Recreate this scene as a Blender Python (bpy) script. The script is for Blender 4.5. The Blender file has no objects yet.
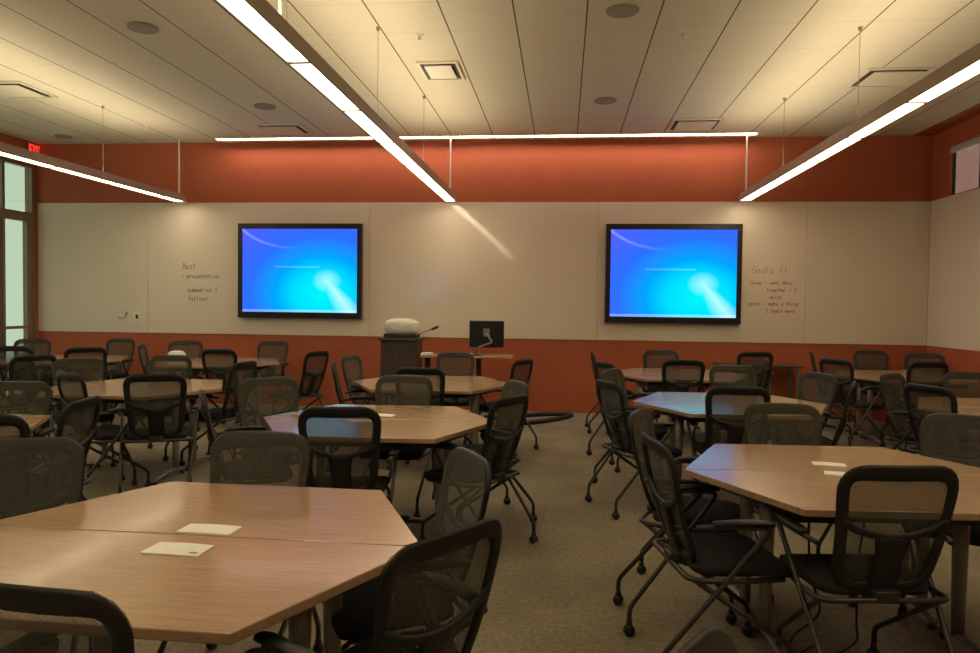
import bpy, bmesh, math, random
from mathutils import Vector, Matrix
random.seed(7)
scene = bpy.context.scene
COL = scene.collection
PI = math.pi

# ---------------------------------------------------------------- camera
CAM_YAW, CAM_PITCH, CAM_ROLL = 0.0984, -0.0308, 0.0117
def make_camera():
    cy, sy = math.cos(CAM_YAW), math.sin(CAM_YAW); cp, sp = math.cos(CAM_PITCH), math.sin(CAM_PITCH)
    cr, sr = math.cos(CAM_ROLL), math.sin(CAM_ROLL)
    F = Vector((-sy*cp, cy*cp, sp)); R = Vector((cy, sy, 0)); U = R.cross(F)
    R2 = cr*R + sr*U; U2 = cr*U - sr*R
    M = Matrix(((R2.x, U2.x, -F.x, 0), (R2.y, U2.y, -F.y, 0), (R2.z, U2.z, -F.z, 1.5), (0, 0, 0, 1)))
    cd = bpy.data.cameras.new('camera'); cd.sensor_width = 36; cd.lens = 740/980*36
    cd.clip_start = .05; cd.clip_end = 100
    co = bpy.data.objects.new('camera', cd); COL.objects.link(co); co.matrix_world = M
    scene.camera = co
make_camera()

# ---------------------------------------------------------------- world, exposure, light levels
w = bpy.data.worlds.new('world'); scene.world = w; w.use_nodes = True
wb = w.node_tree.nodes['Background']
wb.inputs[0].default_value = (.60, .68, .56, 1); wb.inputs[1].default_value = 1.0
scene.view_settings.view_transform = 'Standard'
scene.view_settings.look = 'None'
scene.view_settings.gamma = 1
scene.view_settings.use_curve_mapping = False
scene.view_settings.exposure = 0.33
LENS_POWER, UPLIGHT_POWER, WASH_POWER, SCREEN_POWER = 11.0, 14.5, 26.0, 1.0
LAMP_COLOUR = (1.0, .85, .57); WASH_COLOUR = (1.0, .74, .62)

# ---------------------------------------------------------------- materials
MATS = {}
def principled(name, col, rough=.6, metal=0.0, spec=.5, coat=0.0):
    m = bpy.data.materials.new(name); m.use_nodes = True
    b = m.node_tree.nodes['Principled BSDF']
    b.inputs['Base Color'].default_value = (*col, 1); b.inputs['Roughness'].default_value = rough
    b.inputs['Metallic'].default_value = metal; b.inputs['Specular IOR Level'].default_value = spec
    b.inputs['Coat Weight'].default_value = coat
    MATS[name] = m
    return m
def N(m, typ, **kw):
    n = m.node_tree.nodes.new(typ)
    for k, v in kw.items(): setattr(n, k, v)
    return n
def lnk(m, a, b): m.node_tree.links.new(a, b)
def noise_colour(m, c1, c2, scale, detail=4, stretch=(1, 1, 1), bump=0.0):
    b = m.node_tree.nodes['Principled BSDF']
    tc = N(m, 'ShaderNodeTexCoord'); mp = N(m, 'ShaderNodeMapping'); mp.inputs['Scale'].default_value = stretch
    nz = N(m, 'ShaderNodeTexNoise'); nz.inputs['Scale'].default_value = scale; nz.inputs['Detail'].default_value = detail
    rp = N(m, 'ShaderNodeValToRGB'); rp.color_ramp.elements[0].position = .3; rp.color_ramp.elements[1].position = .7
    rp.color_ramp.elements[0].color = (*c1, 1); rp.color_ramp.elements[1].color = (*c2, 1)
    lnk(m, tc.outputs['Object'], mp.inputs['Vector']); lnk(m, mp.outputs[0], nz.inputs['Vector'])
    lnk(m, nz.outputs['Fac'], rp.inputs['Fac']); lnk(m, rp.outputs['Color'], b.inputs['Base Color'])
    if bump:
        bp = N(m, 'ShaderNodeBump'); bp.inputs['Strength'].default_value = bump; bp.inputs['Distance'].default_value = .003
        lnk(m, nz.outputs['Fac'], bp.inputs['Height']); lnk(m, bp.outputs[0], b.inputs['Normal'])
    return rp
orange = principled('orange_paint', (.44, .115, .05), .6, spec=.25); noise_colour(orange, (.42, .110, .050), (.46, .122, .056), 3)
offwhite = principled('offwhite_paint', (.62, .56, .46), .7)
noise_colour(offwhite, (.60, .55, .45), (.65, .58, .48), 2)
matte_board = principled('matte_whiteboard', (.76, .65, .53), .38, spec=.4)
noise_colour(matte_board, (.74, .635, .52), (.78, .665, .545), .8, 2)
board = principled('glossy_whiteboard', (.76, .65, .53), .07, spec=.5)
noise_colour(board, (.74, .635, .52), (.78, .665, .545), .8, 2)
carpet = principled('carpet', (.2, .16, .1), .95, spec=.1)
def carpet_nodes():
    m = carpet; b = m.node_tree.nodes['Principled BSDF']
    rp = noise_colour(m, (.215, .180, .122), (.33, .28, .20), 38, 6, (1, 1, 1), .5)
    tc = N(m, 'ShaderNodeTexCoord'); nz = N(m, 'ShaderNodeTexNoise'); nz.inputs['Scale'].default_value = 2.2; nz.inputs['Detail'].default_value = 5
    mx = N(m, 'ShaderNodeMix', data_type='RGBA', blend_type='MULTIPLY'); mx.inputs['Factor'].default_value = .55
    r2 = N(m, 'ShaderNodeValToRGB'); r2.color_ramp.elements[0].position = .35; r2.color_ramp.elements[1].position = .65
    r2.color_ramp.elements[0].color = (.62, .62, .62, 1)
    lnk(m, tc.outputs['Object'], nz.inputs['Vector']); lnk(m, nz.outputs['Fac'], r2.inputs['Fac'])
    lnk(m, rp.outputs['Color'], mx.inputs['A']); lnk(m, r2.outputs['Color'], mx.inputs['B']); lnk(m, mx.outputs['Result'], b.inputs['Base Color'])
carpet_nodes()
ceil_m = principled('ceiling_tiles', (.6, .54, .42), .85, spec=.2)
def ceiling_nodes():
    m = ceil_m; b = m.node_tree.nodes['Principled BSDF']
    tc = N(m, 'ShaderNodeTexCoord'); sx = N(m, 'ShaderNodeSeparateXYZ'); lnk(m, tc.outputs['Object'], sx.inputs[0])
    def seam(out, off, pitch, width):
        a = N(m, 'ShaderNodeMath', operation='SUBTRACT'); lnk(m, out, a.inputs[0]); a.inputs[1].default_value = off
        p = N(m, 'ShaderNodeMath', operation='PINGPONG'); lnk(m, a.outputs[0], p.inputs[0]); p.inputs[1].default_value = pitch/2
        l = N(m, 'ShaderNodeMath', operation='LESS_THAN'); lnk(m, p.outputs[0], l.inputs[0]); l.inputs[1].default_value = width
        return l.outputs[0]
    s1 = seam(sx.outputs['X'], .15, .565, .006); s2 = seam(sx.outputs['Y'], .11, .61, .004)
    nz = N(m, 'ShaderNodeTexNoise'); nz.inputs['Scale'].default_value = 90; nz.inputs['Detail'].default_value = 3
    lnk(m, tc.outputs['Object'], nz.inputs['Vector'])
    rp = N(m, 'ShaderNodeValToRGB'); rp.color_ramp.elements[0].color = (.60, .535, .41, 1); rp.color_ramp.elements[1].color = (.68, .61, .47, 1)
    lnk(m, nz.outputs['Fac'], rp.inputs['Fac'])
    m1 = N(m, 'ShaderNodeMix', data_type='RGBA'); lnk(m, s2, m1.inputs['Factor']); lnk(m, rp.outputs['Color'], m1.inputs['A']); m1.inputs['B'].default_value = (.52, .46, .34, 1)
    m2 = N(m, 'ShaderNodeMix', data_type='RGBA'); lnk(m, s1, m2.inputs['Factor']); lnk(m, m1.outputs['Result'], m2.inputs['A']); m2.inputs['B'].default_value = (.10, .08, .05, 1)
    lnk(m, m2.outputs['Result'], b.inputs['Base Color'])
ceiling_nodes()
wood = principled('beech_laminate', (.40, .23, .12), .21, spec=.65, coat=.18)
wood.node_tree.nodes['Principled BSDF'].inputs['Coat Roughness'].default_value = .09
noise_colour(wood, (.37, .225, .125), (.45, .285, .165), 5, 6, (1.2, 14, 1))
wood_edge = principled('wood_edge', (.42, .25, .12), .4)
dark_wood = principled('dark_wood', (.06, .04, .028), .45); noise_colour(dark_wood, (.05, .033, .022), (.08, .055, .038), 4, 5, (8, 8, 1))
frame_m = principled('black_plastic', (.014, .0135, .0115), .5, spec=.35)
tube_m = principled('dark_metal_tube', (.045, .04, .034), .35, metal=.4)
seat_m = principled('black_seat_fabric', (.020, .018, .018), .9, spec=.2); noise_colour(seat_m, (.016, .015, .015), (.03, .027, .026), 160, 3, bump=.3)
caster_m = principled('caster_rubber', (.015, .015, .015), .4)
leg_m = principled('silver_grey_metal', (.30, .28, .24), .38, metal=.55)
apron_m = principled('black_apron', (.02, .02, .02), .5)
alu = principled('fixture_metal', (.36, .29, .19), .45, metal=.3)
wire_m = principled('pale_wire', (.70, .66, .56), .5)
thin_wire_m = principled('thin_steel_wire', (.35, .30, .22), .5, metal=.5)
vent_white = principled('vent_white', (.66, .60, .47), .5)
vent_dark = principled('vent_dark', (.06, .045, .03), .7)
grille = principled('speaker_grille', (.30, .255, .18), .7)
bezel = principled('screen_bezel', (.012, .011, .012), .3)
bronze = principled('bronze_frame', (.24, .17, .11), .45, metal=.25)
paper = principled('white_paper', (.86, .84, .75), .7)
bag_m = principled('white_plastic_bag', (.78, .75, .68), .35)
cable_m = principled('black_cable', (.014, .013, .012), .55)
black_ink = principled('black_marker', (.12, .11, .10), .6)
red_ink = principled('red_marker', (.50, .085, .06), .6)
grey_ink = principled('grey_marker', (.30, .27, .24), .6)
added_wall_pink = principled('pinkish_outside_wall', (.42, .24, .22), .8); noise_colour(added_wall_pink, (.50, .20, .22), (.58, .25, .27), 6)  # for the added wall outside, coloured to tint the clerestory view
shade_m = principled('roller_shade', (.55, .50, .40), .7)
def mesh_fabric():
    m = principled('chair_mesh', (.080, .076, .055), .75, spec=.3)
    nt = m.node_tree; b = nt.nodes['Principled BSDF']; out = nt.nodes['Material Output']
    tr = N(m, 'ShaderNodeBsdfTransparent'); mx = N(m, 'ShaderNodeMixShader')
    tc = N(m, 'ShaderNodeTexCoord'); wv = N(m, 'ShaderNodeTexWave'); wv.bands_direction = 'DIAGONAL'
    wv.inputs['Scale'].default_value = 70
    mr = N(m, 'ShaderNodeMapRange'); mr.inputs['To Min'].default_value = .66; mr.inputs['To Max'].default_value = .80
    lnk(m, tc.outputs['Object'], wv.inputs['Vector']); lnk(m, wv.outputs['Fac'], mr.inputs['Value'])
    lnk(m, mr.outputs[0], mx.inputs['Fac']); lnk(m, tr.outputs[0], mx.inputs[1]); lnk(m, b.outputs[0], mx.inputs[2])
    lnk(m, mx.outputs[0], out.inputs['Surface'])
    return m
mesh_m = mesh_fabric()
def glass_mat():
    m = bpy.data.materials.new('window_glass'); m.use_nodes = True; nt = m.node_tree
    nt.nodes.remove(nt.nodes['Principled BSDF'])
    tr = N(m, 'ShaderNodeBsdfTransparent'); tr.inputs[0].default_value = (.86, .92, .86, 1)
    gl = N(m, 'ShaderNodeBsdfGlossy'); gl.inputs['Roughness'].default_value = .02
    mx = N(m, 'ShaderNodeMixShader'); mx.inputs[0].default_value = .08
    lnk(m, tr.outputs[0], mx.inputs[1]); lnk(m, gl.outputs[0], mx.inputs[2]); lnk(m, mx.outputs[0], nt.nodes['Material Output'].inputs['Surface'])
    return m
glass_m = glass_mat()
def emitter(name, col, power):
    m = bpy.data.materials.new(name); m.use_nodes = True; nt = m.node_tree
    nt.nodes.remove(nt.nodes['Principled BSDF'])
    e = N(m, 'ShaderNodeEmission'); e.inputs[0].default_value = (*col, 1); e.inputs[1].default_value = power
    lnk(m, e.outputs[0], nt.nodes['Material Output'].inputs['Surface'])
    return m
lens_e = emitter('lamp_lens', LAMP_COLOUR, LENS_POWER)
up_e = emitter('lamp_uplight', LAMP_COLOUR, UPLIGHT_POWER)
wash_e = emitter('wall_washer_lens', WASH_COLOUR, WASH_POWER)
red_e = emitter('exit_letters', (1, .03, .03), 1.3)
def screen_mat():
    m = bpy.data.materials.new('blue_desktop_screen'); m.use_nodes = True; nt = m.node_tree
    nt.nodes.remove(nt.nodes['Principled BSDF'])
    def M(op, a, b=None, c=None, clamp=False):
        n = N(m, 'ShaderNodeMath', operation=op); n.use_clamp = clamp
        for i, v in enumerate((a, b, c)):
            if v is None: continue
            if isinstance(v, (int, float)): n.inputs[i].default_value = v
            else: lnk(m, v, n.inputs[i])
        return n.outputs[0]
    tc = N(m, 'ShaderNodeTexCoord'); sx = N(m, 'ShaderNodeSeparateXYZ'); lnk(m, tc.outputs['Generated'], sx.inputs[0])
    x, y = sx.outputs['X'], sx.outputs['Z']
    def dist(cx, cy, ax=1, ay=1):
        dx = M('MULTIPLY', M('SUBTRACT', x, cx), ax); dy = M('MULTIPLY', M('SUBTRACT', y, cy), ay)
        return M('SQRT', M('ADD', M('MULTIPLY', dx, dx), M('MULTIPLY', dy, dy)))
    rp = N(m, 'ShaderNodeValToRGB'); cr = rp.color_ramp
    cr.elements[0].position = 0; cr.elements[0].color = (.0, .74, .90, 1)
    cr.elements[1].position = 1; cr.elements[1].color = (.07, .09, .98, 1)
    for pos, c in ((.24, (.0, .60, .92, 1)), (.42, (.0, .30, .90, 1)), (.64, (.02, .13, .88, 1))):
        e = cr.elements.new(pos); e.color = c
    lnk(m, dist(.70, .22, 1.0, .92), rp.inputs['Fac'])
    glow = M('MULTIPLY', M('SUBTRACT', 1, M('DIVIDE', dist(.74, .38, 1, .9), .13), clamp=True), .42)
    # light beam running to the lower right corner
    t = M('SUBTRACT', x, M('ADD', M('MULTIPLY', M('SUBTRACT', .38, y), .55), .74))
    wdt = M('ADD', .05, M('MULTIPLY', M('SUBTRACT', .38, y, clamp=True), .25))
    beam = M('MULTIPLY', M('SUBTRACT', 1, M('DIVIDE', M('ABSOLUTE', t), wdt), clamp=True), M('MULTIPLY', M('LESS_THAN', y, .38), .5))
    arc = M('MULTIPLY', M('SUBTRACT', 1, M('DIVIDE', M('ABSOLUTE', M('SUBTRACT', dist(.45, 1.35), .576)), .022), clamp=True), M('MULTIPLY', M('SUBTRACT', .5, x, clamp=True), .45))
    lx = M('MULTIPLY', M('LESS_THAN', M('ABSOLUTE', M('SUBTRACT', x, .48)), .2), M('LESS_THAN', M('ABSOLUTE', M('SUBTRACT', y, .545)), .008))
    bar = M('MULTIPLY', M('LESS_THAN', y, .03), .2)
    tot = M('ADD', M('ADD', M('MAXIMUM', glow, beam), arc), M('ADD', M('MULTIPLY', lx, .10), bar), clamp=True)
    mx = N(m, 'ShaderNodeMix', data_type='RGBA'); lnk(m, tot, mx.inputs['Factor']); lnk(m, rp.outputs['Color'], mx.inputs['A']); mx.inputs['B'].default_value = (.72, .97, 1, 1)
    e = N(m, 'ShaderNodeEmission'); lnk(m, mx.outputs['Result'], e.inputs[0]); e.inputs[1].default_value = SCREEN_POWER
    lnk(m, e.outputs[0], nt.nodes['Material Output'].inputs['Surface'])
    return m
screen_e = screen_mat()

# ---------------------------------------------------------------- helpers
def obj(name, bm, mat, parent=None, smooth=False):
    me = bpy.data.meshes.new(name); bmesh.ops.recalc_face_normals(bm, faces=bm.faces); bm.to_mesh(me); bm.free()
    me.materials.append(mat)
    if smooth: me.shade_smooth()
    o = bpy.data.objects.new(name, me); COL.objects.link(o)
    if parent: o.parent = parent
    return o
def box(bm, x0, x1, y0, y1, z0, z1, bev=0.0):
    r = bmesh.ops.create_cube(bm, size=1)
    for v in r['verts']:
        v.co = Vector((x0+(v.co.x+.5)*(x1-x0), y0+(v.co.y+.5)*(y1-y0), z0+(v.co.z+.5)*(z1-z0)))
    if bev:
        es = list({e for v in r['verts'] for e in v.link_edges})
        bmesh.ops.bevel(bm, geom=es, offset=bev, segments=2, affect='EDGES', profile=.5)
    return bm
def boxes(*bs, bev=0.0):
    bm = bmesh.new()
    for b in bs: box(bm, *b, bev=bev)
    return bm
def prism(bm, pts, z0, z1, bev=0.0):
    vb = [bm.verts.new((x, y, z0)) for x, y in pts]; vt = [bm.verts.new((x, y, z1)) for x, y in pts]; n = len(pts)
    fs = [bm.faces.new(vb[::-1]), bm.faces.new(vt)] + [bm.faces.new((vb[i], vb[(i+1) % n], vt[(i+1) % n], vt[i])) for i in range(n)]
    if bev:
        es = list({e for f in fs[:2] for e in f.edges})
        bmesh.ops.bevel(bm, geom=es, offset=bev, segments=2, affect='EDGES', profile=.5)
    return bm
def fillet(pts, r, seg=5, closed=False):
    P = [Vector(p) for p in pts]; out = []; n = len(P)
    for i in range(n):
        if not closed and i in (0, n-1): out.append(P[i]); continue
        a, b, c = P[i-1], P[i], P[(i+1) % n]
        d1, d2 = (a-b), (c-b); rr = min(r, d1.length*.48, d2.length*.48)
        p1, p2 = b+d1.normalized()*rr, b+d2.normalized()*rr
        for k in range(seg+1):
            t = k/seg; out.append((1-t)**2*p1 + 2*t*(1-t)*b + t*t*p2)
    return out
def catmull(pts, sub=6):
    P = [Vector(p) for p in pts]; P = [2*P[0]-P[1]] + P + [2*P[-1]-P[-2]]; out = []
    for i in range(1, len(P)-2):
        for k in range(sub):
            t = k/sub
            out.append(.5*((2*P[i]) + (P[i+1]-P[i-1])*t + (2*P[i-1]-5*P[i]+4*P[i+1]-P[i+2])*t*t + (3*P[i]-P[i-1]-3*P[i+1]+P[i+2])*t**3))
    out.append(P[-2]); return out
def sweep(bm, pts, a, b=None, normal=None, closed=False, seg=8):
    """elliptic section swept on a path; a across, b along the normal; both may be lists"""
    b = a if b is None else b; n = len(pts); rings = []
    A = a if isinstance(a, (list, tuple)) else [a]*n; B = b if isinstance(b, (list, tuple)) else [b]*n
    nv = None
    for i, p in enumerate(pts):
        if closed: t = pts[(i+1) % n]-pts[i-1]
        else: t = pts[min(i+1, n-1)]-pts[max(i-1, 0)]
        t = t.normalized()
        if normal is not None: nv = Vector(normal[i] if isinstance(normal, list) else normal)
        elif nv is None: nv = t.orthogonal()
        nv = (nv - t*nv.dot(t)).normalized(); s = t.cross(nv)
        rings.append([bm.verts.new(p + s*A[i]*math.cos(2*PI*k/seg) + nv*B[i]*math.sin(2*PI*k/seg)) for k in range(seg)])
    for i in range(n if closed else n-1):
        r1, r2 = rings[i], rings[(i+1) % n]
        for k in range(seg): bm.faces.new((r1[k], r1[(k+1) % seg], r2[(k+1) % seg], r2[k]))
    if not closed: bm.faces.new(rings[0][::-1]); bm.faces.new(rings[-1])
    return bm
def lathe(bm, prof, loc=(0, 0, 0), seg=16, axis='Z'):
    L = Vector(loc); rings = []
    for r, h in prof:
        ring = []
        for k in range(seg):
            c, s = r*math.cos(2*PI*k/seg), r*math.sin(2*PI*k/seg)
            ring.append(bm.verts.new(L + (Vector((c, s, h)) if axis == 'Z' else Vector((h, c, s)))))
        rings.append(ring)
    for r1, r2 in zip(rings, rings[1:]):
        for k in range(seg): bm.faces.new((r1[k], r1[(k+1) % seg], r2[(k+1) % seg], r2[k]))
    bm.faces.new(rings[0][::-1]); bm.faces.new(rings[-1]); return bm
def tag(o, label, cat, group=None):
    o['label'] = label; o['category'] = cat
    if group: o['group'] = group
    return o
def thing(name, label, cat, loc=(0, 0, 0), rz=0, group=None):
    o = bpy.data.objects.new(name, None); COL.objects.link(o); o.location = loc; o.rotation_euler = (0, 0, rz)
    return tag(o, label, cat, group)
def struct(name, bm, mat, parent=None):
    o = obj(name, bm, mat, parent)
    if parent is None: o['kind'] = 'structure'
    return o
def copy_tree(o, parent=None):
    c = o.copy(); COL.objects.link(c)
    if parent: c.parent = parent
    for ch in [k for k in o.children]: copy_tree(ch, c)
    return c

# ---------------------------------------------------------------- room shell
XL, XR, YB, YR, ZC = -7.776, 4.793, 10.30, -4.80, 3.777
ZB0, ZB1 = 1.016, 2.91      # whiteboard band
struct('floor', boxes((XL-.2, XR+.2, YR-.2, YB+.2, -.12, 0)), carpet)
struct('ceiling', boxes((XL-.2, 4.54, YR-.2, YB+.2, ZC, ZC+.12)), ceil_m)
struct('trim_1', boxes((4.54, XR+.2, YR-.2, YB+.2, ZC+.005, ZC+.12)), orange)
struct('wall_back', boxes((XL-.2, XR+.2, YB, YB+.18, 0, ZC)), orange)
struct('wall_front', boxes((XL-.2, XR+.2, YR-.18, YR, 0, ZC)), offwhite)
# right wall: orange, with a clerestory opening above the boards
WY0, WY1, WZ0, WZ1 = 5.6, 9.84, 2.92, 3.52
struct('wall_right', boxes((XR, XR+.07, YR, YB, 0, WZ0), (XR, XR+.07, YR, YB, WZ1, ZC), (XR, XR+.07, YR, WY0, WZ0, WZ1), (XR, XR+.07, WY1, YB, WZ0, WZ1)), orange)
fx0, fx1 = XR+.03, XR+.06
win = struct('window_1', boxes((fx0, fx1, WY0, WY1, WZ0, WZ0+.012), (fx0, fx1, WY0, WY1, WZ1-.02, WZ1), (fx0, fx1, WY0, WY0+.03, WZ0+.012, WZ1-.02),
                                  (fx0, fx1, WY1-.012, WY1, WZ0+.012, WZ1-.02), (fx0, fx1, 9.14, 9.24, WZ0+.012, WZ1-.02), (fx0, fx1, 7.4, 7.46, WZ0+.012, WZ1-.02)), bezel)
struct('window_pane', boxes((XR+.042, XR+.048, WY0+.03, WY1-.012, WZ0+.012, WZ1-.02)), glass_m, win)
struct('shade_cassette', boxes((XR-.02, XR+.03, WY0+.02, WY1-.02, WZ1-.075, WZ1-.005), bev=.01), shade_m, win)
struct('added_outside_wall', boxes((XR+2.5, XR+2.7, 1.0, 20.5, 0, 5.2)), added_wall_pink)  # wall added outside so the view through the clerestory turns pinkish
# left wall: storefront glazing near the back corner
GZ = 3.46
struct('wall_left', boxes((XL-.16, XL, YR, 4.2, 0, ZC), (XL-.16, XL, 4.2, YB, GZ, ZC), (XL-.16, XL, 10.27, YB, 0, GZ)), orange)
def storefront(name, y0, y1, bars, z_head=2.68):
    bs = [(XL-.10, XL-.01, y0, y0+.05, 0, GZ), (XL-.10, XL-.01, y1-.07, y1, 0, GZ), (XL-.10, XL-.01, y0+.05, y1-.07, GZ-.05, GZ),
          (XL-.10, XL-.01, y0+.05, y1-.07, z_head-.06, z_head+.07), (XL-.10, XL-.01, y0+.05, y1-.07, 0, .12)]
    for z in bars: bs.append((XL-.09, XL-.02, y0+.05, y1-.07, z-.02, z+.02))
    o = struct(name, boxes(*bs), bronze)
    struct('window_pane', boxes((XL-.06, XL-.05, y0+.05, y1-.07, z_head+.07, GZ-.05)), glass_m, o)
    struct('window_pane', boxes((XL-.06, XL-.05, y0+.05, y1-.07, .12, z_head-.06)), glass_m, o)
    return o
w2 = storefront('window_2', 9.62, 10.27, [1.08])
struct('window_stile', boxes((XL-.085, XL-.015, 10.10, 10.20, .12, 2.62)), bronze, w2)
d1 = struct('door_1', boxes((XL-.10, XL-.01, 8.58, 8.64, 0, GZ), (XL-.10, XL-.01, 8.64, 9.62, GZ-.05, GZ), (XL-.10, XL-.01, 8.64, 9.62, 2.62, 2.75)), bronze)
struct('door_leaf', boxes((XL-.08, XL-.03, 8.66, 8.78, .01, 2.6), (XL-.08, XL-.03, 9.48, 9.60, .01, 2.6), (XL-.08, XL-.03, 8.78, 9.48, .01, .26), (XL-.08, XL-.03, 8.78, 9.48, 2.48, 2.6)), bronze, d1)
struct('door_glass', boxes((XL-.06, XL-.05, 8.78, 9.48, .26, 2.48), (XL-.06, XL-.05, 8.64, 9.62, 2.75, GZ-.05)), glass_m, d1)
struct('push_bar', boxes((XL-.03, XL+.05, 8.80, 9.46, 1.04, 1.09), bev=.008), leg_m, d1)
storefront('window_3', 6.4, 8.58, [1.08])
storefront('window_4', 4.2, 6.4, [1.08])
# whiteboards: panels side by side on the back wall and the right wall
def text_glyphs():
    return {'a': [[(3, 3.6), (1, 4), (0, 2), (1, 0), (3, 1)], [(3, 4), (3, 0)]], 'b': [[(0, 7), (0, 0), (2, 0), (3, 2), (2, 4), (0, 3)]],
     'c': [[(3, 3.6), (1, 4), (0, 2), (1, 0), (3, .6)]], 'd': [[(3, 7), (3, 0)], [(3, 3), (1, 4), (0, 2), (1, 0), (3, 1)]],
     'e': [[(0, 2), (3, 2.2), (2, 4), (0, 3), (.4, .4), (3, .4)]], 'f': [[(3, 6.6), (1.5, 7), (1, 0)], [(0, 3.8), (2.6, 4)]],
     'g': [[(3, 3.6), (1, 4), (0, 2), (3, 1)], [(3, 4), (2.6, -2), (.4, -2)]], 'h': [[(0, 7), (0, 0)], [(0, 3), (2, 4), (3, 3), (3, 0)]],
     'i': [[(1, 4), (1, 0)], [(1, 5.4), (1.2, 5.7)]], 'k': [[(0, 7), (0, 0)], [(3, 4), (0, 2), (3, 0)]], 'l': [[(1, 7), (1, 0), (2, 0)]],
     'm': [[(0, 4), (0, 0)], [(0, 3), (1.2, 4), (1.6, 0)], [(1.6, 3), (2.8, 4), (3.2, 0)]], 'n': [[(0, 4), (0, 0)], [(0, 3), (2, 4), (3, 3), (3, 0)]],
     'o': [[(1.5, 4), (0, 2), (1.5, 0), (3, 2), (1.5, 4)]], 'p': [[(0, 4), (0, -3)], [(0, 3), (2, 4), (3, 2), (2, 0), (0, .6)]],
     'r': [[(0, 4), (0, 0)], [(0, 2.8), (1.4, 4), (2.6, 3.6)]], 's': [[(3, 3.6), (1, 4), (.4, 2.8), (2.6, 1.4), (2, 0), (0, .4)]],
     't': [[(1.2, 6), (1, .4), (2.4, 0)], [(0, 4), (2.6, 4.1)]], 'u': [[(0, 4), (0, 1), (1.5, 0), (3, 1)], [(3, 4), (3, 0)]],
     'v': [[(0, 4), (1.5, 0), (3, 4)]], 'w': [[(0, 4), (.8, 0), (1.6, 3), (2.4, 0), (3.2, 4)]], 'y': [[(0, 4), (1.5, 1)], [(3, 4), (.4, -2.4)]],
     'B': [[(0, 0), (0, 7), (2.4, 6.4), (2, 4), (0, 3.6)], [(2, 3.8), (3, 2), (2, 0), (0, 0)]], 'G': [[(3.4, 6), (1.4, 7), (0, 3.5), (1.4, 0), (3.4, .8), (3.4, 3), (2, 3)]],
     'N': [[(0, 0), (0, 7), (3, 0), (3, 7)]], '1': [[(1, 6.4), (1.6, 7), (1.5, 0)]], '(': [[(2, 7), (1, 4), (1, 2), (2, -1)]],
     '.': [[(.8, 2.6), (1.4, 2.2), (.9, 1.8), (.7, 2.4)]], ':': [[(1, 3.4), (1.1, 3)], [(1, .6), (1.1, .2)]], '-': [[(0, 2.2), (2.6, 2.4)]], '2': [[(0, 6), (1.6, 7), (3, 5.4), (0, 0), (3.2, 0)]]}
GLY = text_glyphs()
def handwriting(lines, x, z, hgt, mat, parent, name='handwritten_text'):
    bm = bmesh.new(); rnd = random.Random(len(lines[0])*7); u = hgt/7
    for r, (dx, line) in enumerate(lines):
        cx = x + dx; cz = z - r*hgt*1.75
        for ch in line:
            if ch != ' ':
                for st in GLY.get(ch, []):
                    pts = [Vector((cx + (px + .12*py + rnd.uniform(-.2, .2))*u, YB-.0145, cz + (py + rnd.uniform(-.2, .2))*u)) for px, py in st]
                    sweep(bm, pts, .0042, .0012, normal=(0, 1, 0), seg=6)
            cx += 4.1*u
    return obj(name, bm, mat, parent)
PX = [XL+.01, -6.05, -4.40 + 1.66, .46, 3.225, XR-.012]
BL = ['whiteboard panel beside the glass storefront, reaching to the left corner', 'wide whiteboard panel carrying the left blue screen and the black handwriting',
      'middle whiteboard panel behind the lectern, with the reflected streak of the lamp', 'whiteboard panel carrying the right blue screen and the red handwriting',
      'whiteboard panel filling the back wall right of the red handwriting']
panels = []
for i in range(5):
    o = obj('whiteboard', boxes((PX[i]+.002, PX[i+1]-.002, YB-.013, YB-.001, ZB0, ZB1), bev=.002), board if i == 2 else matte_board)
    tag(o, BL[i], 'whiteboard', 'whiteboard panels on the walls'); panels.append(o)
for a, b, l in ((6.9, YB-.016, 'whiteboard panel on the right wall, in the corner under the small window'), (3.4, 6.9, 'second whiteboard panel on the right wall, nearer the viewer'), ):
    tag(obj('whiteboard', boxes((XR-.013, XR-.001, a+.002, b-.002, ZB0, ZB1), bev=.002), matte_board), l, 'whiteboard', 'whiteboard panels on the walls')
handwriting([(0, 'Best:')], -5.51, 1.955, .085, black_ink, panels[1])
handwriting([(0, 'i presentation'), ], -5.53, 1.82, .07, black_ink, panels[1])
handwriting([(0, '. summaries ('), (.10, 'follows')], -5.53, 1.62, .072, black_ink, panels[1])
handwriting([(0, 'Goals 11')], 2.52, 1.95, .10, grey_ink, panels[3])
handwriting([(0, 'Norms - work thru'), (.22, 'together 1 2'), (.26, 'unite')], 2.50, 1.80, .055, red_ink, panels[3])
handwriting([(0, 'goals - make a thing'), (.22, '2 learn more')], 2.49, 1.52, .055, red_ink, panels[3])

# ---------------------------------------------------------------- wall screens
def wall_screen(x0, x1, z0, z1, label, y=YB-.014, sgn=-1):
    t = thing('wall_screen', label, 'screen', ((x0+x1)/2, y, z0), 0 if sgn < 0 else PI, 'wall screens with blue desktops')
    hw, h = (x1-x0)/2, z1-z0; b = .085
    obj('bezel', boxes((-hw, hw, -.09, 0, 0, b), (-hw, hw, -.09, 0, h-b*.9, h), (-hw, -hw+.065, -.09, 0, b, h-b*.9), (hw-.065, hw, -.09, 0, b, h-b*.9), (-hw+.06, hw-.06, -.03, 0, b-.01, h-b), bev=.004), bezel, t)
    obj('display_panel', boxes((-hw+.065, hw-.065, -.075, -.034, b, h-b*.9)), screen_e, t)
    return t
wall_screen(-4.642, -2.835, 1.262, 2.605, 'large blue screen at the left, above the table with the white bag')
wall_screen(.566, 2.37, 1.262, 2.605, 'large blue screen at the right, beside the red handwriting')
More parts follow.
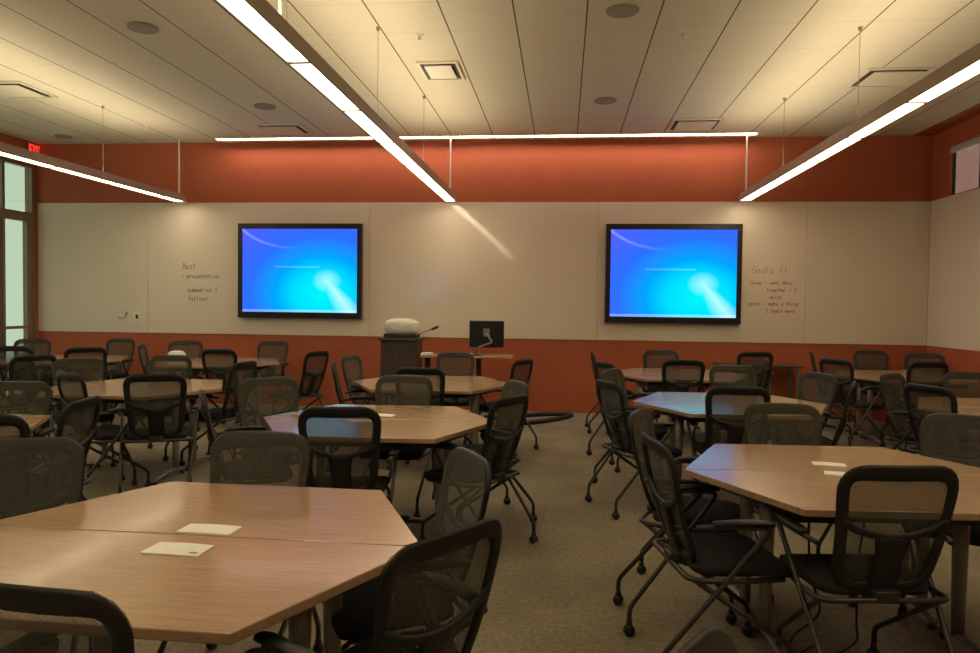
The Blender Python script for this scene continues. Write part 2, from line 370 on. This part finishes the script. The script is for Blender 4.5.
wall_screen(-5.5, -3.85, 1.5, 2.75, 'screen on the wall behind the viewer, mirrored faintly in the middle whiteboard', YR+.002, 1)

# ---------------------------------------------------------------- ceiling fixtures
SEG = [10.1, 9.55, 8.5, 7.45, 6.4, 5.33, 4.25, 3.2, 2.15, 1.1, .05, -1.0, -1.9]
def pendant(x, label, cables):
    g = 'linear pendant lights'; t = thing('pendant_light', label, 'lamp', (x, 4.2, 2.895), 0, g)
    y0, y1 = SEG[-1]-4.2, SEG[0]-4.2
    hw = .077
    obj('housing', boxes((-hw, -hw+.014, y0, y1, 0, .092), (hw-.014, hw, y0, y1, 0, .092), (-hw, hw, y0-.012, y0, 0, .085), (-hw, hw, y1, y1+.012, 0, .085), (-hw+.014, hw-.014, y0, y1, .035, .05)), alu, t)
    for a, b in zip(SEG, SEG[1:]):
        obj('lens', boxes((-hw+.016, hw-.016, b-4.2+.022, a-4.2-.022, .006, .02)), lens_e, t)
    for yy in SEG[1:-1]: obj('lens_divider', boxes((-hw+.014, hw-.014, yy-4.2-.02, yy-4.2+.02, .001, .034)), alu, t)
    obj('uplight', boxes((-hw+.02, hw-.02, y0+.02, y1-.75, .075, .09)), up_e, t)
    for cy in cables:
        bm = bmesh.new(); lathe(bm, [(.0025, .08), (.0025, ZC-2.895)], (0, cy-4.2, 0), 6); lathe(bm, [(.012, ZC-2.895-.03), (.02, ZC-2.895)], (0, cy-4.2, 0), 10)
        obj('cable', bm, thin_wire_m, t)
    bm = bmesh.new(); lathe(bm, [(.011, .06), (.011, ZC-2.895)], (0, 10.05-4.2, 0), 8); obj('power_rod', bm, wire_m, t)
    return t
pA = pendant(-1.56, 'long pendant light hanging over the left tables, running from top edge to picture centre', [8.11, 6.08, 4.05, 2.0, 0])
bm = bmesh.new(); lathe(bm, [(.011, .06), (.011, ZC-2.895)], (0, 3.95-4.2, 0), 8); obj('power_rod', bm, wire_m, pA)
pendant(2.365, 'long pendant light running out of the picture at the upper right', [8.41, 6.34, 4.3, 2.2, .1])
pendant(-5.44, 'long pendant light near the glass storefront and the exit sign', [8.31, 6.25, 4.2, 2.1, 0])
t = thing('wall_washer', 'thin pinkish light strip along the ceiling above the whiteboards', 'lamp', (-1.2, 10.05, ZC))
obj('housing', boxes((-3.69, 3.69, -.04, -.034, -.014, 0), (-3.69, 3.69, .034, .042, -.027, 0), (-3.69, 3.69, -.034, .034, -.006, 0)), alu, t)
for k in range(6):
    x0 = -3.69+k*1.23; obj('lens', boxes((x0+.004, x0+1.226, -.030, .012, -.013, -.008)), wash_e, t)
def vent(x0, x1, y0, y1, label):
    cx, cy = (x0+x1)/2, (y0+y1)/2; hx, hy = (x1-x0)/2, (y1-y0)/2
    t = thing('air_vent', label, 'vent', (cx, cy, ZC), 0, 'air vents in the ceiling'); f = .03
    obj('frame', boxes((-hx, hx, -hy, -hy+f, -.02, 0), (-hx, hx, hy-f, hy, -.02, 0), (-hx, -hx+f, -hy+f, hy-f, -.02, 0), (hx-f, hx, -hy+f, hy-f, -.02, 0), bev=.003), vent_white, t)
    obj('duct_opening', boxes((-hx+f, hx-f, -hy+f, hy-f, -.006, -.002)), vent_dark, t)
    bm = bmesh.new()
    box(bm, -hx+.07, hx-.07, -hy+.05, hy-.11, -.035, -.025, .003)
    obj('diffuser_plate', bm, vent_white, t)
vent(-1.42, -1.02, 6.95, 7.5, 'white air vent between the middle pendant light and the dark ceiling seams')
vent(2.85, 3.45, 7.4, 8.0, 'square air vent above the right pendant light')
vent(-6.3, -5.7, 7.3, 7.9, 'square air vent above the left pendant light, near the picture edge')
vent(-4.0, -3.4, 9.25, 9.8, 'air vent close to the light strip, above the left screen')
vent(1.3, 1.9, 9.25, 9.85, 'air vent close to the light strip, above the right screen')
def speaker(x, y, r, label):
    bm = bmesh.new(); lathe(bm, [(r, 0), (r, -.012), (r*.93, -.02), (r*.3, -.022)], (x, y, ZC), 24)
    tag(obj('ceiling_speaker', bm, grille, smooth=False), label, 'speaker', 'round ceiling speakers')
speaker(.42, 5.85, .125, 'round ceiling speaker at the top of the picture between dark seams')
speaker(.43, 8.38, .125, 'round ceiling speaker above the left edge of the right screen')
speaker(-3.53, 5.94, .125, 'round ceiling speaker left of the middle pendant light, nearest the viewer')
speaker(-3.5, 8.41, .125, 'round ceiling speaker in front of the air vent above the left screen')
speaker(-7.0, 9.8, .11, 'small round ceiling speaker in the corner by the exit sign')
def sprinkler(x, y, label):
    bm = bmesh.new(); lathe(bm, [(.035, 0), (.035, -.006), (.012, -.01), (.012, -.04), (.022, -.045), (.022, -.05)], (x, y, ZC), 12)
    tag(obj('sprinkler', bm, vent_white), label, 'sprinkler', 'ceiling sprinklers')
sprinkler(.97, 6.42, 'small sprinkler on the ceiling right of the nearest ceiling speaker')
sprinkler(-1.25, 6.27, 'small sprinkler in front of the white air vent')
sprinkler(3.22, 8.74, 'small sprinkler behind the square air vent at the right')
sprinkler(-5.5, 9.3, 'small sprinkler above the far end of the left pendant light')
# exit sign on the left wall above the storefront
t = thing('exit_sign', 'red lit exit sign high on the left wall above the storefront', 'sign', (XL, 10.22, 3.566))
obj('sign_plate', boxes((.002, .03, -.15, .15, 0, .205), bev=.003), bronze, t)
L3 = {'E': [(0, .02, 0, 1), (.02, .06, 0, .2), (.02, .055, .4, .6), (.02, .06, .8, 1)], 'I': [(0, .02, 0, 1)], 'T': [(.02, .04, 0, 1), (0, .06, .8, 1)]}
yy = -.125
for ch in 'EXIT':
    bm = bmesh.new()
    if ch == 'X':
        for s in (1, -1): sweep(bm, [Vector((.034, yy+.03-s*.028, .025)), Vector((.034, yy+.03+s*.028, .18))], .011, .004, normal=(1, 0, 0), seg=6)
    else:
        for a, b, c, d in L3[ch]: box(bm, .031, .037, yy+a, yy+b, .025+c*.155, .025+d*.155)
    obj('letter', bm, red_e, t); yy += .038 if ch == 'I' else .073

# ---------------------------------------------------------------- tables
def make_table():
    t = bpy.data.objects.new('trapezoid_table', None); COL.objects.link(t)
    pts = [(-.758, .003), (.758, .003), (.452, .66), (-.452, .66)]
    obj('tabletop', prism(bmesh.new(), pts, .711, .74, .004), wood, t)
    bm = bmesh.new(); q = [(-.60, .07), (.60, .07), (.40, .54), (-.40, .54)]
    for (x0, y0), (x1, y1) in zip(q, q[1:]+q[:1]):
        sweep(bm, [Vector((x0, y0, .685)), Vector((x1, y1, .685))], .010, .026, normal=(0, 0, 1), seg=6)
    obj('apron', bm, apron_m, t)
    for x in (-.42, .42):
        bm = bmesh.new(); sweep(bm, [Vector((x, .15, z)) for z in (.06, .2, .45, .711)], [.024, .026, .030, .036], [.034, .036, .042, .048], (0, 1, 0), seg=14)
        lg = obj('leg', bm, leg_m, t, True)
        bm = bmesh.new(); sweep(bm, catmull([(x, .03, .035), (x, .10, .05), (x, .22, .062), (x, .36, .048), (x, .50, .032)], 3), .022, .014, (0, 0, 1), seg=10)
        ft = obj('foot', bm, leg_m, t, True)
        for y in (.05, .48):
            bm = bmesh.new(); lathe(bm, [(.020, 0), (.022, .012), (.012, .03)], (x, y, 0), 12); obj('glide', bm, caster_m, ft)
    return t
TABLES = [  # x, y, degrees, group, label of the near half, label of the far half
 (-1.185, 2.27, -1, 'nearest left', 'near half of the nearest left table, with a lamp glare on its wood top', 'far half of the nearest left table, carrying a folded paper'),
 (1.33, 3.55, 3, 'nearest right', 'near half of the nearest right table, behind the squarely seen chair back', 'far half of the nearest right table, with a blue reflection on its left corner'),
 (-1.19, 4.71, 3, 'second left of aisle', 'near half of the second table left of the aisle, behind the blue-tinted chair back', 'far half of the second table left of the aisle'),
 (-1.25, 7.0, 2, 'before the lectern', 'near half of the table before the lectern', 'far half of the table, closest to the lectern'),
 (1.32, 6.0, 3, 'screen lit', 'near half of the table that mirrors the right screen in bright blue', 'far half of the table that mirrors the right screen'),
 (1.30, 8.45, 1, 'under right screen', 'near half of the table under the right screen', 'far half of the table under the right screen'),
 (-3.70, 6.15, 0, 'middle left column', 'near half of the table in the middle of the left column', 'far half of the table in the middle of the left column'),
 (-3.78, 3.85, 0, 'left edge', 'near half of the table mostly cut by the left picture edge', 'far half of the table mostly cut by the left picture edge'),
 (-4.25, 8.85, 0, 'under left screen', 'near half of the table under the left screen', 'far half of the table under the left screen, with the white bag'),
 (-6.30, 8.80, 0, 'back left corner', 'near half of the table in the corner by the glass door', 'far half of the table in the corner by the glass door'),
 (3.52, 6.05, 0, 'middle right edge', 'near half of the middle table cut by the right picture edge', 'far half of the middle table cut by the right picture edge'),
 (3.88, 8.85, 0, 'back right corner', 'near half of the table in the back right corner', 'far half of the table in the back right corner'),
]
proto_t = make_table(); first = True
for x, y, dg, g, ln, lf in TABLES:
    for half, lb in ((1, ln), (0, lf)):
        o = proto_t if first else copy_tree(proto_t); first = False
        o.location = (x, y, 0); o.rotation_euler = (0, 0, math.radians(dg + 180*half))
        tag(o, lb, 'table', 'trapezoid tables paired into six-sided tables')
# narrow side table against the back wall
t = thing('side_table', 'narrow table against the orange wall right of the right screen', 'table', (2.55, 10.03, 0))
obj('tabletop', boxes((-.52, .52, -.22, .22, .72, .745), bev=.004), dark_wood, t)
for x in (-.47, .47):
    for y in (-.18, .18): obj('leg', boxes((x-.015, x+.015, y-.015, y+.015, 0, .72)), leg_m, t)

# ---------------------------------------------------------------- chairs
def back_pt(u, v):
    """u across, v up the back (0..1) -> local point and outward normal"""
    y = -.185 - .135*v - .03*math.sin(PI*v)*0.6 + .42*u*u
    z = .455 + .49*v
    n = Vector((-.84*u, 1, .30)).normalized()
    return Vector((u, y, z)), n
def superpath(wt, wb, v0, v1, r, n=44):
    """closed rounded contour, top half-width wt, bottom wb"""
    c = fillet([(-wb, v0, 0), (wb, v0, 0), (wt, v1, 0), (-wt, v1, 0)], r, 6, True); out = []
    m = len(c)
    for i in range(m):
        a, b = c[i], c[(i+1) % m]; k = max(1, int((b-a).length/.06))
        for j in range(k): out.append(a+(b-a)*(j/k))
    return out
def make_chair():
    t = bpy.data.objects.new('mesh_chair', None); COL.objects.link(t)
    # ring, drawn in metres (u, v*.49)
    ring = superpath(.205, .165, .015, .465, .085); P = []; NN = []; A = []
    for q in ring:
        p, n = back_pt(q.x, q.y/.49); P.append(p); NN.append(n)
        A.append(.0225 + .011*max(0, (q.y-.36)/.11)*max(0, 1-(abs(q.x)/.21)**4))
    bm = bmesh.new(); sweep(bm, P, A, .0105, NN, True, 8)
    def bar(pts, a, b=.010):
        pp = catmull([(x, y, 0) for x, y in pts], 5); L = [back_pt(q.x, q.y/.49) for q in pp]
        aa = [a(q) for q in pp] if callable(a) else a
        sweep(bm, [l[0]-l[1]*.004 for l in L], aa, b, [l[1] for l in L], False, 8)
    bar([(-.192, .285), (-.12, .245), (0, .222), (.12, .245), (.192, .285)], .015)
    obj('back_frame', bm, frame_m, t, True)
    bm = bmesh.new()
    bar([(0, .225), (0, .15), (0, .07), (0, -.03)], lambda q: .054 + .022*(abs(q.y-.10)/.12)**2*(.6 if q.y > .1 else .4), .012)
    obj('lumbar_spine', bm, frame_m, t, True)
    bm = bmesh.new(); nu, nv = 14, 22; G = []
    for j in range(nv+1):
        v = .0 + .484*j/nv; hw = .182 + .042*v/.484
        e = min(v+.003, .487-v)
        if e < .10: hw -= .10 - math.sqrt(max(0, .10**2-(.10-e)**2))
        G.append([])
        for i in range(nu+1):
            p, n = back_pt(-hw+2*hw*i/nu, v/.49); G[-1].append(bm.verts.new(p+n*.0115))
    for j in range(nv):
        for i in range(nu): bm.faces.new((G[j][i], G[j][i+1], G[j+1][i+1], G[j+1][i]))
    obj('back_mesh', bm, mesh_m, t, True)
    # seat cushion
    bm = bmesh.new(); out = fillet([(-.215, -.19, 0), (.215, -.19, 0), (.235, .215, 0), (-.235, .215, 0)], .08, 5, True); R = []
    for ins, z in ((.03, .425), (.006, .432), (0, .448), (.004, .466), (.03, .478), (.09, .484)):
        R.append([bm.verts.new((q.x*(1-ins/.23), .02+(q.y-.02)*(1-ins/.23), z-(max(0, q.y-.1)**2)*1.4+.004*abs(q.x)/.2)) for q in out])
    n = len(out)
    for a, b in zip(R, R[1:]):
        for k in range(n): bm.faces.new((a[k], a[(k+1) % n], b[(k+1) % n], b[k]))
    bm.faces.new(R[0][::-1]); bm.faces.new(R[-1])
    obj('seat', bm, seat_m, t, True)
    bm = bmesh.new(); sweep(bm, fillet([(-.20, .17, .415), (-.245, -.05, .425), (-.245, -.235, .435), (.245, -.235, .435), (.245, -.05, .425), (.20, .17, .415)], .06), .0115, seg=8)
    box(bm, -.045, .045, -.245, -.15, .425, .47, .006)
    obj('seat_frame', bm, tube_m, t, True)
    for s in (-1, 1):
        # rear leg rises diagonally and bends into the arm
        bm = bmesh.new(); sweep(bm, fillet([(s*.235, -.335, .075), (s*.235, -.335, .13), (s*.275, .085, .645), (s*.282, -.08, .652), (s*.25, -.21, .640)], .045), .0115, seg=8)
        lg = obj('leg', bm, tube_m, t, True); caster(s*.235, -.335, lg)
        bm = bmesh.new(); sweep(bm, fillet([(s*.205, .205, .075), (s*.205, .205, .14), (s*.235, -.21, .432)], .05), .0115, seg=8)
        lg = obj('leg', bm, tube_m, t, True); caster(s*.205, .205, lg)
        bm = bmesh.new(); sweep(bm, catmull([(s*.276, .085, .660), (s*.281, .02, .668), (s*.280, -.07, .668), (s*.266, -.15, .660)], 4), [.020]+[.027]*11+[.020], .011, (0, 0, 1), seg=8)
        obj('armrest', bm, frame_m, t, True)
    return t
def caster(x, y, parent):
    bm = bmesh.new()
    for s in (-1, 1): lathe(bm, [(.008, s*.020), (.023, s*.018), (.026, s*.010), (.023, s*.003), (.01, s*.002)], (x, y, .026), 14, 'X')
    lathe(bm, [(.016, .045), (.014, .062), (.009, .080)], (x, y, 0), 10)
    obj('caster', bm, caster_m, parent, True)
CHAIRS = [
(-1.0,1.63,84,'chairs around the nearest left table','black mesh chair at the near edge of the nearest left table, back to the viewer'),
(-0.52,1.95,146,'chairs around the nearest left table','black mesh chair turned obliquely at the near aisle corner of the nearest left table'),
(-0.6,2.54,208,'chairs around the nearest left table','grey faced mesh chair at the far aisle side of the nearest left table'),
(-1.25,2.68,-90,'chairs around the nearest left table','mesh chair facing the viewer, centred on the far edge of the nearest left table'),
(-1.95,2.41,-62,'chairs around the nearest left table','large mesh chair at the far left corner of the nearest left table'),
(0.69,3.19,10,'chairs around the nearest right table','black mesh chair in full side view with armrest, left of the nearest right table'),
(0.69,3.82,-20,'chairs around the nearest right table','mesh chair just behind the side-view chair at the nearest right table'),
(1.26,4.05,-88,'chairs around the nearest right table','mesh chair facing the viewer across the far edge of the nearest right table'),
(1.94,3.79,-122,'chairs around the nearest right table','mesh chair at the far right corner of the nearest right table'),
(1.16,3.03,97,'chairs around the nearest right table','black mesh chair seen squarely from behind at the nearest right table'),
(0.47,1.02,-28,'','mesh chair showing only its rounded back top at the bottom of the aisle'),
(-1.21,4.09,98,'chairs around the second table left of the aisle','black framed chair with blue-tinted mesh, seen from behind left of the aisle'),
(-1.95,4.88,-58,'chairs around the second table left of the aisle','tilted mesh chair at the far left of the second table left of the aisle'),
(-1.9,4.42,27,'chairs around the second table left of the aisle','black chair seen edge-on left of the second table left of the aisle'),
(-1.19,5.2,-90,'chairs around the second table left of the aisle','mesh chair facing the viewer across the second table left of the aisle'),
(-0.57,4.56,152,'chairs around the second table left of the aisle','black chair in the aisle at the right corner of the second left table'),
(-0.59,5.12,207,'chairs around the second table left of the aisle','grey faced chair in the aisle at the far right side of the second left table'),
(-1.21,6.5,90,'chairs around the table before the lectern','dark framed chair seen from behind at the table before the lectern'),
(-0.66,7.54,155,'chairs around the table before the lectern','dark chair in the aisle at the right corner of the table before the lectern'),
(-1.21,7.94,-92,'chairs around the table before the lectern','mesh chair facing the viewer at the far edge of the table before the lectern'),
(-1.89,7.43,-10,'chairs around the table before the lectern','grey faced chair with looped arms at the left side of the table before the lectern'),
(-1.78,6.62,15,'chairs around the table before the lectern','dark chair seen edge-on at the near left of the table before the lectern'),
(-3.14,5.5,114,'chairs around the middle table of the left column','black framed chair seen from behind at the middle left column table'),
(-3.54,5.47,60,'chairs around the middle table of the left column','dark chair at the near left side of the middle left column table'),
(-3.18,6.52,172,'chairs around the middle table of the left column','dark chair at the right corner of the middle left column table'),
(-3.87,6.71,-88,'chairs around the middle table of the left column','mesh chair facing the viewer at the far edge of the middle left column table'),
(-4.27,6.22,-48,'chairs around the middle table of the left column','low looking mesh chair at the far left side of the middle left column table'),
(-2.95,3.82,188,'chairs around the left edge table','dark chair with curved rim at the right side of the left edge table'),
(-3.5,4.25,-75,'chairs around the left edge table','grey mesh chair at the far side of the left edge table'),
(-2.86,3.5,112,'chairs around the left edge table','black framed chair at the near side of the left edge table'),
(-6.2,9.55,-92,'chairs around the back left corner table','mesh chair against the orange wall at the back left corner table'),
(-5.6,8.2,125,'chairs around the back left corner table','dark chair seen from behind, before the orange wall right of the glass door'),
(-7.0,9.1,-60,'chairs around the back left corner table','mesh chair close beside the glass door at the back left corner table'),
(-6.35,8.23,100,'chairs around the back left corner table','black framed see-through chair in front of the glass door, seen from behind'),
(-5.38,6.87,150,'chairs around the back left corner table','dark chair edge-on just in front of the glass door chairs'),
(-4.95,9.3,-62,'chairs around the table under the left screen','mesh chair at the table under the left screen, beside the white bag'),
(-3.89,8.37,88,'chairs around the table under the left screen','black framed chair seen from behind at the table under the left screen'),
(-4.83,8.66,20,'chairs around the table under the left screen','dark chair seen edge-on left of the white crumpled bag'),
(-3.97,9.54,-90,'chairs around the table under the left screen','mesh chair facing the viewer directly under the left screen'),
(-3.01,8.12,162,'chairs around the table under the left screen','dark chair turned sideways right of the table under the left screen'),
(1.21,5.53,90,'chairs around the screen-lit table','black framed chair seen from behind at the screen-lit table'),
(1.59,6.81,-90,'chairs around the screen-lit table','mesh chair facing the viewer at the far edge of the screen-lit table'),
(1.87,5.85,158,'chairs around the screen-lit table','edge-on chair with pale rim at the right near side of the screen-lit table'),
(1.87,6.33,202,'chairs around the screen-lit table','grey faced chair at the right far side of the screen-lit table'),
(0.61,5.55,22,'chairs around the screen-lit table','dark chair in side view at the left corner of the screen-lit table'),
(0.69,6.3,-28,'chairs around the screen-lit table','chair just behind the dark side-view chair left of the screen-lit table'),
(0.65,8.9,2,'chairs around the table under the right screen','dark chair in side view at the left corner of the table under the right screen'),
(0.68,7.34,25,'chairs around the table under the right screen','dark chair on the aisle at the near left of the table under the right screen'),
(1.21,9.01,-90,'chairs around the table under the right screen','mesh chair facing the viewer directly under the right screen'),
(1.24,8.05,90,'chairs around the table under the right screen','black framed chair seen from behind at the table under the right screen'),
(2.35,9.66,92,'chairs around the table under the right screen','mesh chair at the side table below the right edge of the right screen'),
(1.88,8.3,165,'chairs around the table under the right screen','dark chair seen edge-on beside the side table on the orange wall'),
(2.98,6.34,-48,'chairs around the middle right edge table','dark chair leaning back at the far left side of the middle right edge table'),
(2.91,5.75,24,'chairs around the middle right edge table','dark chair seen obliquely from behind at the middle right edge table'),
(3.49,6.52,-100,'chairs around the middle right edge table','mesh chair at the far edge of the middle right edge table'),
(4.0,9.78,-90,'chairs around the back right corner table','mesh chair against the orange wall, facing the viewer at the back right corner'),
(4.33,9.35,-115,'chairs around the back right corner table','mesh chair nearest the right wall, facing the back right corner table'),
(3.34,9.35,-20,'chairs around the back right corner table','thin looking chair seen edge-on at the left of the back right corner table'),
(3.18,8.42,30,'chairs around the back right corner table','dark chair seen obliquely from behind at the left of the back right corner table'),
(3.76,8.39,96,'chairs around the back right corner table','black framed chair seen from behind at the back right corner table'),
(1.87,2.98,150,'chairs around the nearest right table','chair cut by the right picture edge beside the nearest right table'),
]
proto_c = make_chair()
for i, (x, y, dg, g, lb) in enumerate(CHAIRS):
    o = proto_c if i == 0 else copy_tree(proto_c)
    o.location = (x, y, 0); o.rotation_euler = (0, 0, math.radians(dg-90)); tag(o, lb, 'chair', g or 'chairs in the aisle')

# ---------------------------------------------------------------- lectern, desk, monitor
t = thing('lectern', 'dark wooden lectern with a bulky white bundle on top, left of the desk', 'lectern', (-2.06, 9.42, 0))
obj('body', boxes((-.25, .22, -.20, .20, .06, 1.02), bev=.006), dark_wood, t)
obj('top', boxes((-.28, .25, -.24, .23, 1.02, 1.05), bev=.006), dark_wood, t)
obj('base', boxes((-.26, .23, -.22, .22, 0, .06), bev=.004), apron_m, t)
t = thing('wrapped_bundle', 'lumpy white bundle on a dark tray on top of the lectern', 'bag', (-2.07, 9.40, 1.05))
obj('tray', boxes((-.21, .21, -.14, .14, 0, .05), bev=.01), apron_m, t)
def lump(sx, sy, sz, z, seed):
    bm = bmesh.new(); bmesh.ops.create_icosphere(bm, subdivisions=4, radius=1); r = random.Random(seed)
    ph = [(Vector((r.uniform(-1, 1), r.uniform(-1, 1), r.uniform(-1, 1))).normalized(), r.uniform(5, 13), r.uniform(0, 6)) for _ in range(9)]
    for v in bm.verts:
        n = v.co.copy(); d = 1 + sum(.035*abs(math.sin(k*n.dot(a)+p)) for a, k, p in ph) - .15
        c = n*d; f = lambda a: math.copysign(abs(a)**.7, a)
        v.co = Vector((f(c.x)*sx, f(c.y)*sy, max(0, z+f(c.z)*sz)))
    return bm
b = obj('bundle', lump(.215, .14, .105, .12, 3), bag_m, t, True); b.location.z = .02
t = thing('gooseneck_microphone', 'small gooseneck microphone leaning out from the right side of the lectern top', 'microphone', (-1.845, 9.27, 1.051))
bm = bmesh.new(); lathe(bm, [(.03, 0), (.03, .01), (.012, .02)], (0, 0, 0), 12); obj('base', bm, cable_m, t, True)
bm = bmesh.new(); sweep(bm, catmull([(0, 0, .01), (.03, 0, .05), (.12, 0, .09), (.20, 0, .12)]), .005, seg=6); obj('stem', bm, cable_m, t, True)
bm = bmesh.new(); sweep(bm, [Vector((.18, 0, .112)), Vector((.20, 0, .121)), Vector((.26, 0, .146)), Vector((.275, 0, .152))], [.008, .016, .017, .008], seg=8); obj('head', bm, cable_m, t, True)
t = thing('instructor_desk', 'narrow instructor desk on a dark column between lectern and monitor', 'desk', (-1.22, 9.35, 0))
obj('desktop', boxes((-.56, .60, -.22, .22, .815, .845), bev=.006), wood, t)
for x in (-.50, .16):
    obj('leg', boxes((x-.03, x+.03, -.05, .05, .03, .815), bev=.006), apron_m, t); obj('foot', boxes((x-.035, x+.035, -.25, .25, 0, .03), bev=.006), apron_m, t)
t = thing('monitor', 'black computer monitor seen from behind on a silver arm', 'monitor', (-1.02, 9.32, .8455))
obj('monitor_back', boxes((-.16, .28, -.03, .02, .10, .44), bev=.012), bezel, t)
obj('vesa_plate', boxes((.02, .10, -.045, -.03, .24, .34), bev=.004), leg_m, t)
bm = bmesh.new(); sweep(bm, fillet([(-.05, -.02, 0), (-.05, -.06, .10), (.14, -.07, .17), (.06, -.05, .28)], .03), .013, seg=8); obj('monitor_arm', bm, leg_m, t, True)
bm = bmesh.new(); lathe(bm, [(.07, 0), (.07, .012), (.02, .02)], (-.05, -.02, 0), 16); obj('base', bm, bezel, t)
obj('display_panel', boxes((-.145, .265, .021, .024, .12, .42)), bezel, t)
def sheet(x, y, z, w_, d_, rz, label, th=.004, cat='paper', mark=True, g='papers lying on the tables'):
    bm = bmesh.new(); n = 6
    V = [[bm.verts.new((-w_/2+w_*i/n, s*d_/2, th+.002*math.sin(PI*i/n)*(1 if s > 0 else .4))) for i in range(n+1)] for s in (-1, 1)]
    W = [[bm.verts.new((v.co.x, v.co.y, 0)) for v in r] for r in V]
    for i in range(n):
        bm.faces.new((V[0][i], V[0][i+1], V[1][i+1], V[1][i])); bm.faces.new((W[0][i], W[1][i], W[1][i+1], W[0][i+1]))
        bm.faces.new((W[0][i], W[0][i+1], V[0][i+1], V[0][i])); bm.faces.new((W[1][i+1], W[1][i], V[1][i], V[1][i+1]))
    bm.faces.new((W[0][0], V[0][0], V[1][0], W[1][0])); bm.faces.new((W[0][n], W[1][n], V[1][n], V[0][n]))
    o = obj('folded_paper', bm, paper); o.location = (x, y, z); o.rotation_euler = (0, 0, rz)
    tag(o, label, cat, g)
    return o
pp = sheet(-1.155, 2.125, .7402, .185, .10, -.05, 'white folded paper on the near half of the nearest left table')
obj('printed_mark', boxes((.055, .078, -.035, -.022, .0052, .0058)), grey_ink, pp)
sheet(-1.155, 2.325, .7402, .185, .09, -.04, 'white folded paper on the far half of the nearest left table, just past the seam')
sheet(1.29, 3.70, .7402, .15, .08, -.2, 'farther white paper on the nearest right table, left of the chair back')
sheet(1.27, 3.535 - .045, .7402, .14, .07, -.3, 'nearer white paper on the nearest right table, half hidden by the chair back')
sheet(-1.20, 4.86, .7402, .16, .08, -.1, 'farther white paper on the second table left of the aisle')
sheet(-1.28, 4.60, .7402, .16, .08, .1, 'nearer white paper seen through the blue-tinted chair back')
for x, lb in ((-1.70, 'white block of paper on the desk right beside the lectern'), (-1.20, 'white papers on the desk under the monitor')):
    o = obj('paper_stack', boxes((-.07, .07, -.06, .06, 0, .03), bev=.003), paper); o.location = (x, 9.18, .8455); tag(o, lb, 'paper', 'papers on the instructor desk')
o = obj('plastic_bag', lump(.10, .08, .07, .05, 11), bag_m, None, True); o.location = (-4.84, 8.88, .7405); tag(o, 'small crumpled white bag on the table under the left screen', 'bag')
# wall bits on the left whiteboard
t = thing('wall_switch', 'small pale wall plate with a black knob, low on the left whiteboard', 'switch', (-6.21, YB-.013, 1.25))
obj('plate', boxes((-.045, .045, -.01, 0, -.06, .06), bev=.003), paper, t)
obj('knob', boxes((-.016, .016, -.03, -.01, -.03, .03), bev=.004), cable_m, t)
t = thing('wall_hook', 'small grey hook beside the black knob on the left whiteboard', 'hook', (-6.41, YB-.013, 1.25))
bm = bmesh.new(); sweep(bm, fillet([(.03, -.004, .05), (.03, -.03, -.02), (-.05, -.04, -.03), (-.07, -.04, .0)], .02), .007, seg=8); obj('hook_arm', bm, grey_ink, t, True)
bm = bmesh.new(); box(bm, .015, .045, -.008, 0, .02, .07); obj('hook_plate', bm, grey_ink, t)
# cables
def cable(name, pts, r, label, g=None):
    bm = bmesh.new(); sweep(bm, catmull(pts, 8), r, seg=8); tag(obj(name, bm, cable_m, None, True), label, 'cable', g)
cable('floor_cable', [(-1.0, 9.5, .03), (-.55, 9.75, .03), (-.1, 9.95, .03), (.12, 9.93, .03), (.05, 9.70, .03), (-.2, 9.35, .03), (-.55, 9.05, .03)], .028, 'thick black cable looping on the carpet at the end of the aisle')
cable('power_cord', [(.97, 2.99, .66), (.985, 3.0, .45), (1.04, 3.05, .28), (.96, 3.12, .14), (.98, 3.2, .02), (1.12, 3.35, .008)], .005, 'thin black cord hanging under the left end of the nearest right table', 'cords under the nearest right table')
cable('power_cord', [(1.27, 3.20, .66), (1.26, 3.25, .4), (1.30, 3.35, .12), (1.33, 3.42, .012), (1.22, 3.30, .008), (1.10, 3.22, .008)], .005, 'thin black cord reaching the carpet behind the squarely seen chair back', 'cords under the nearest right table')
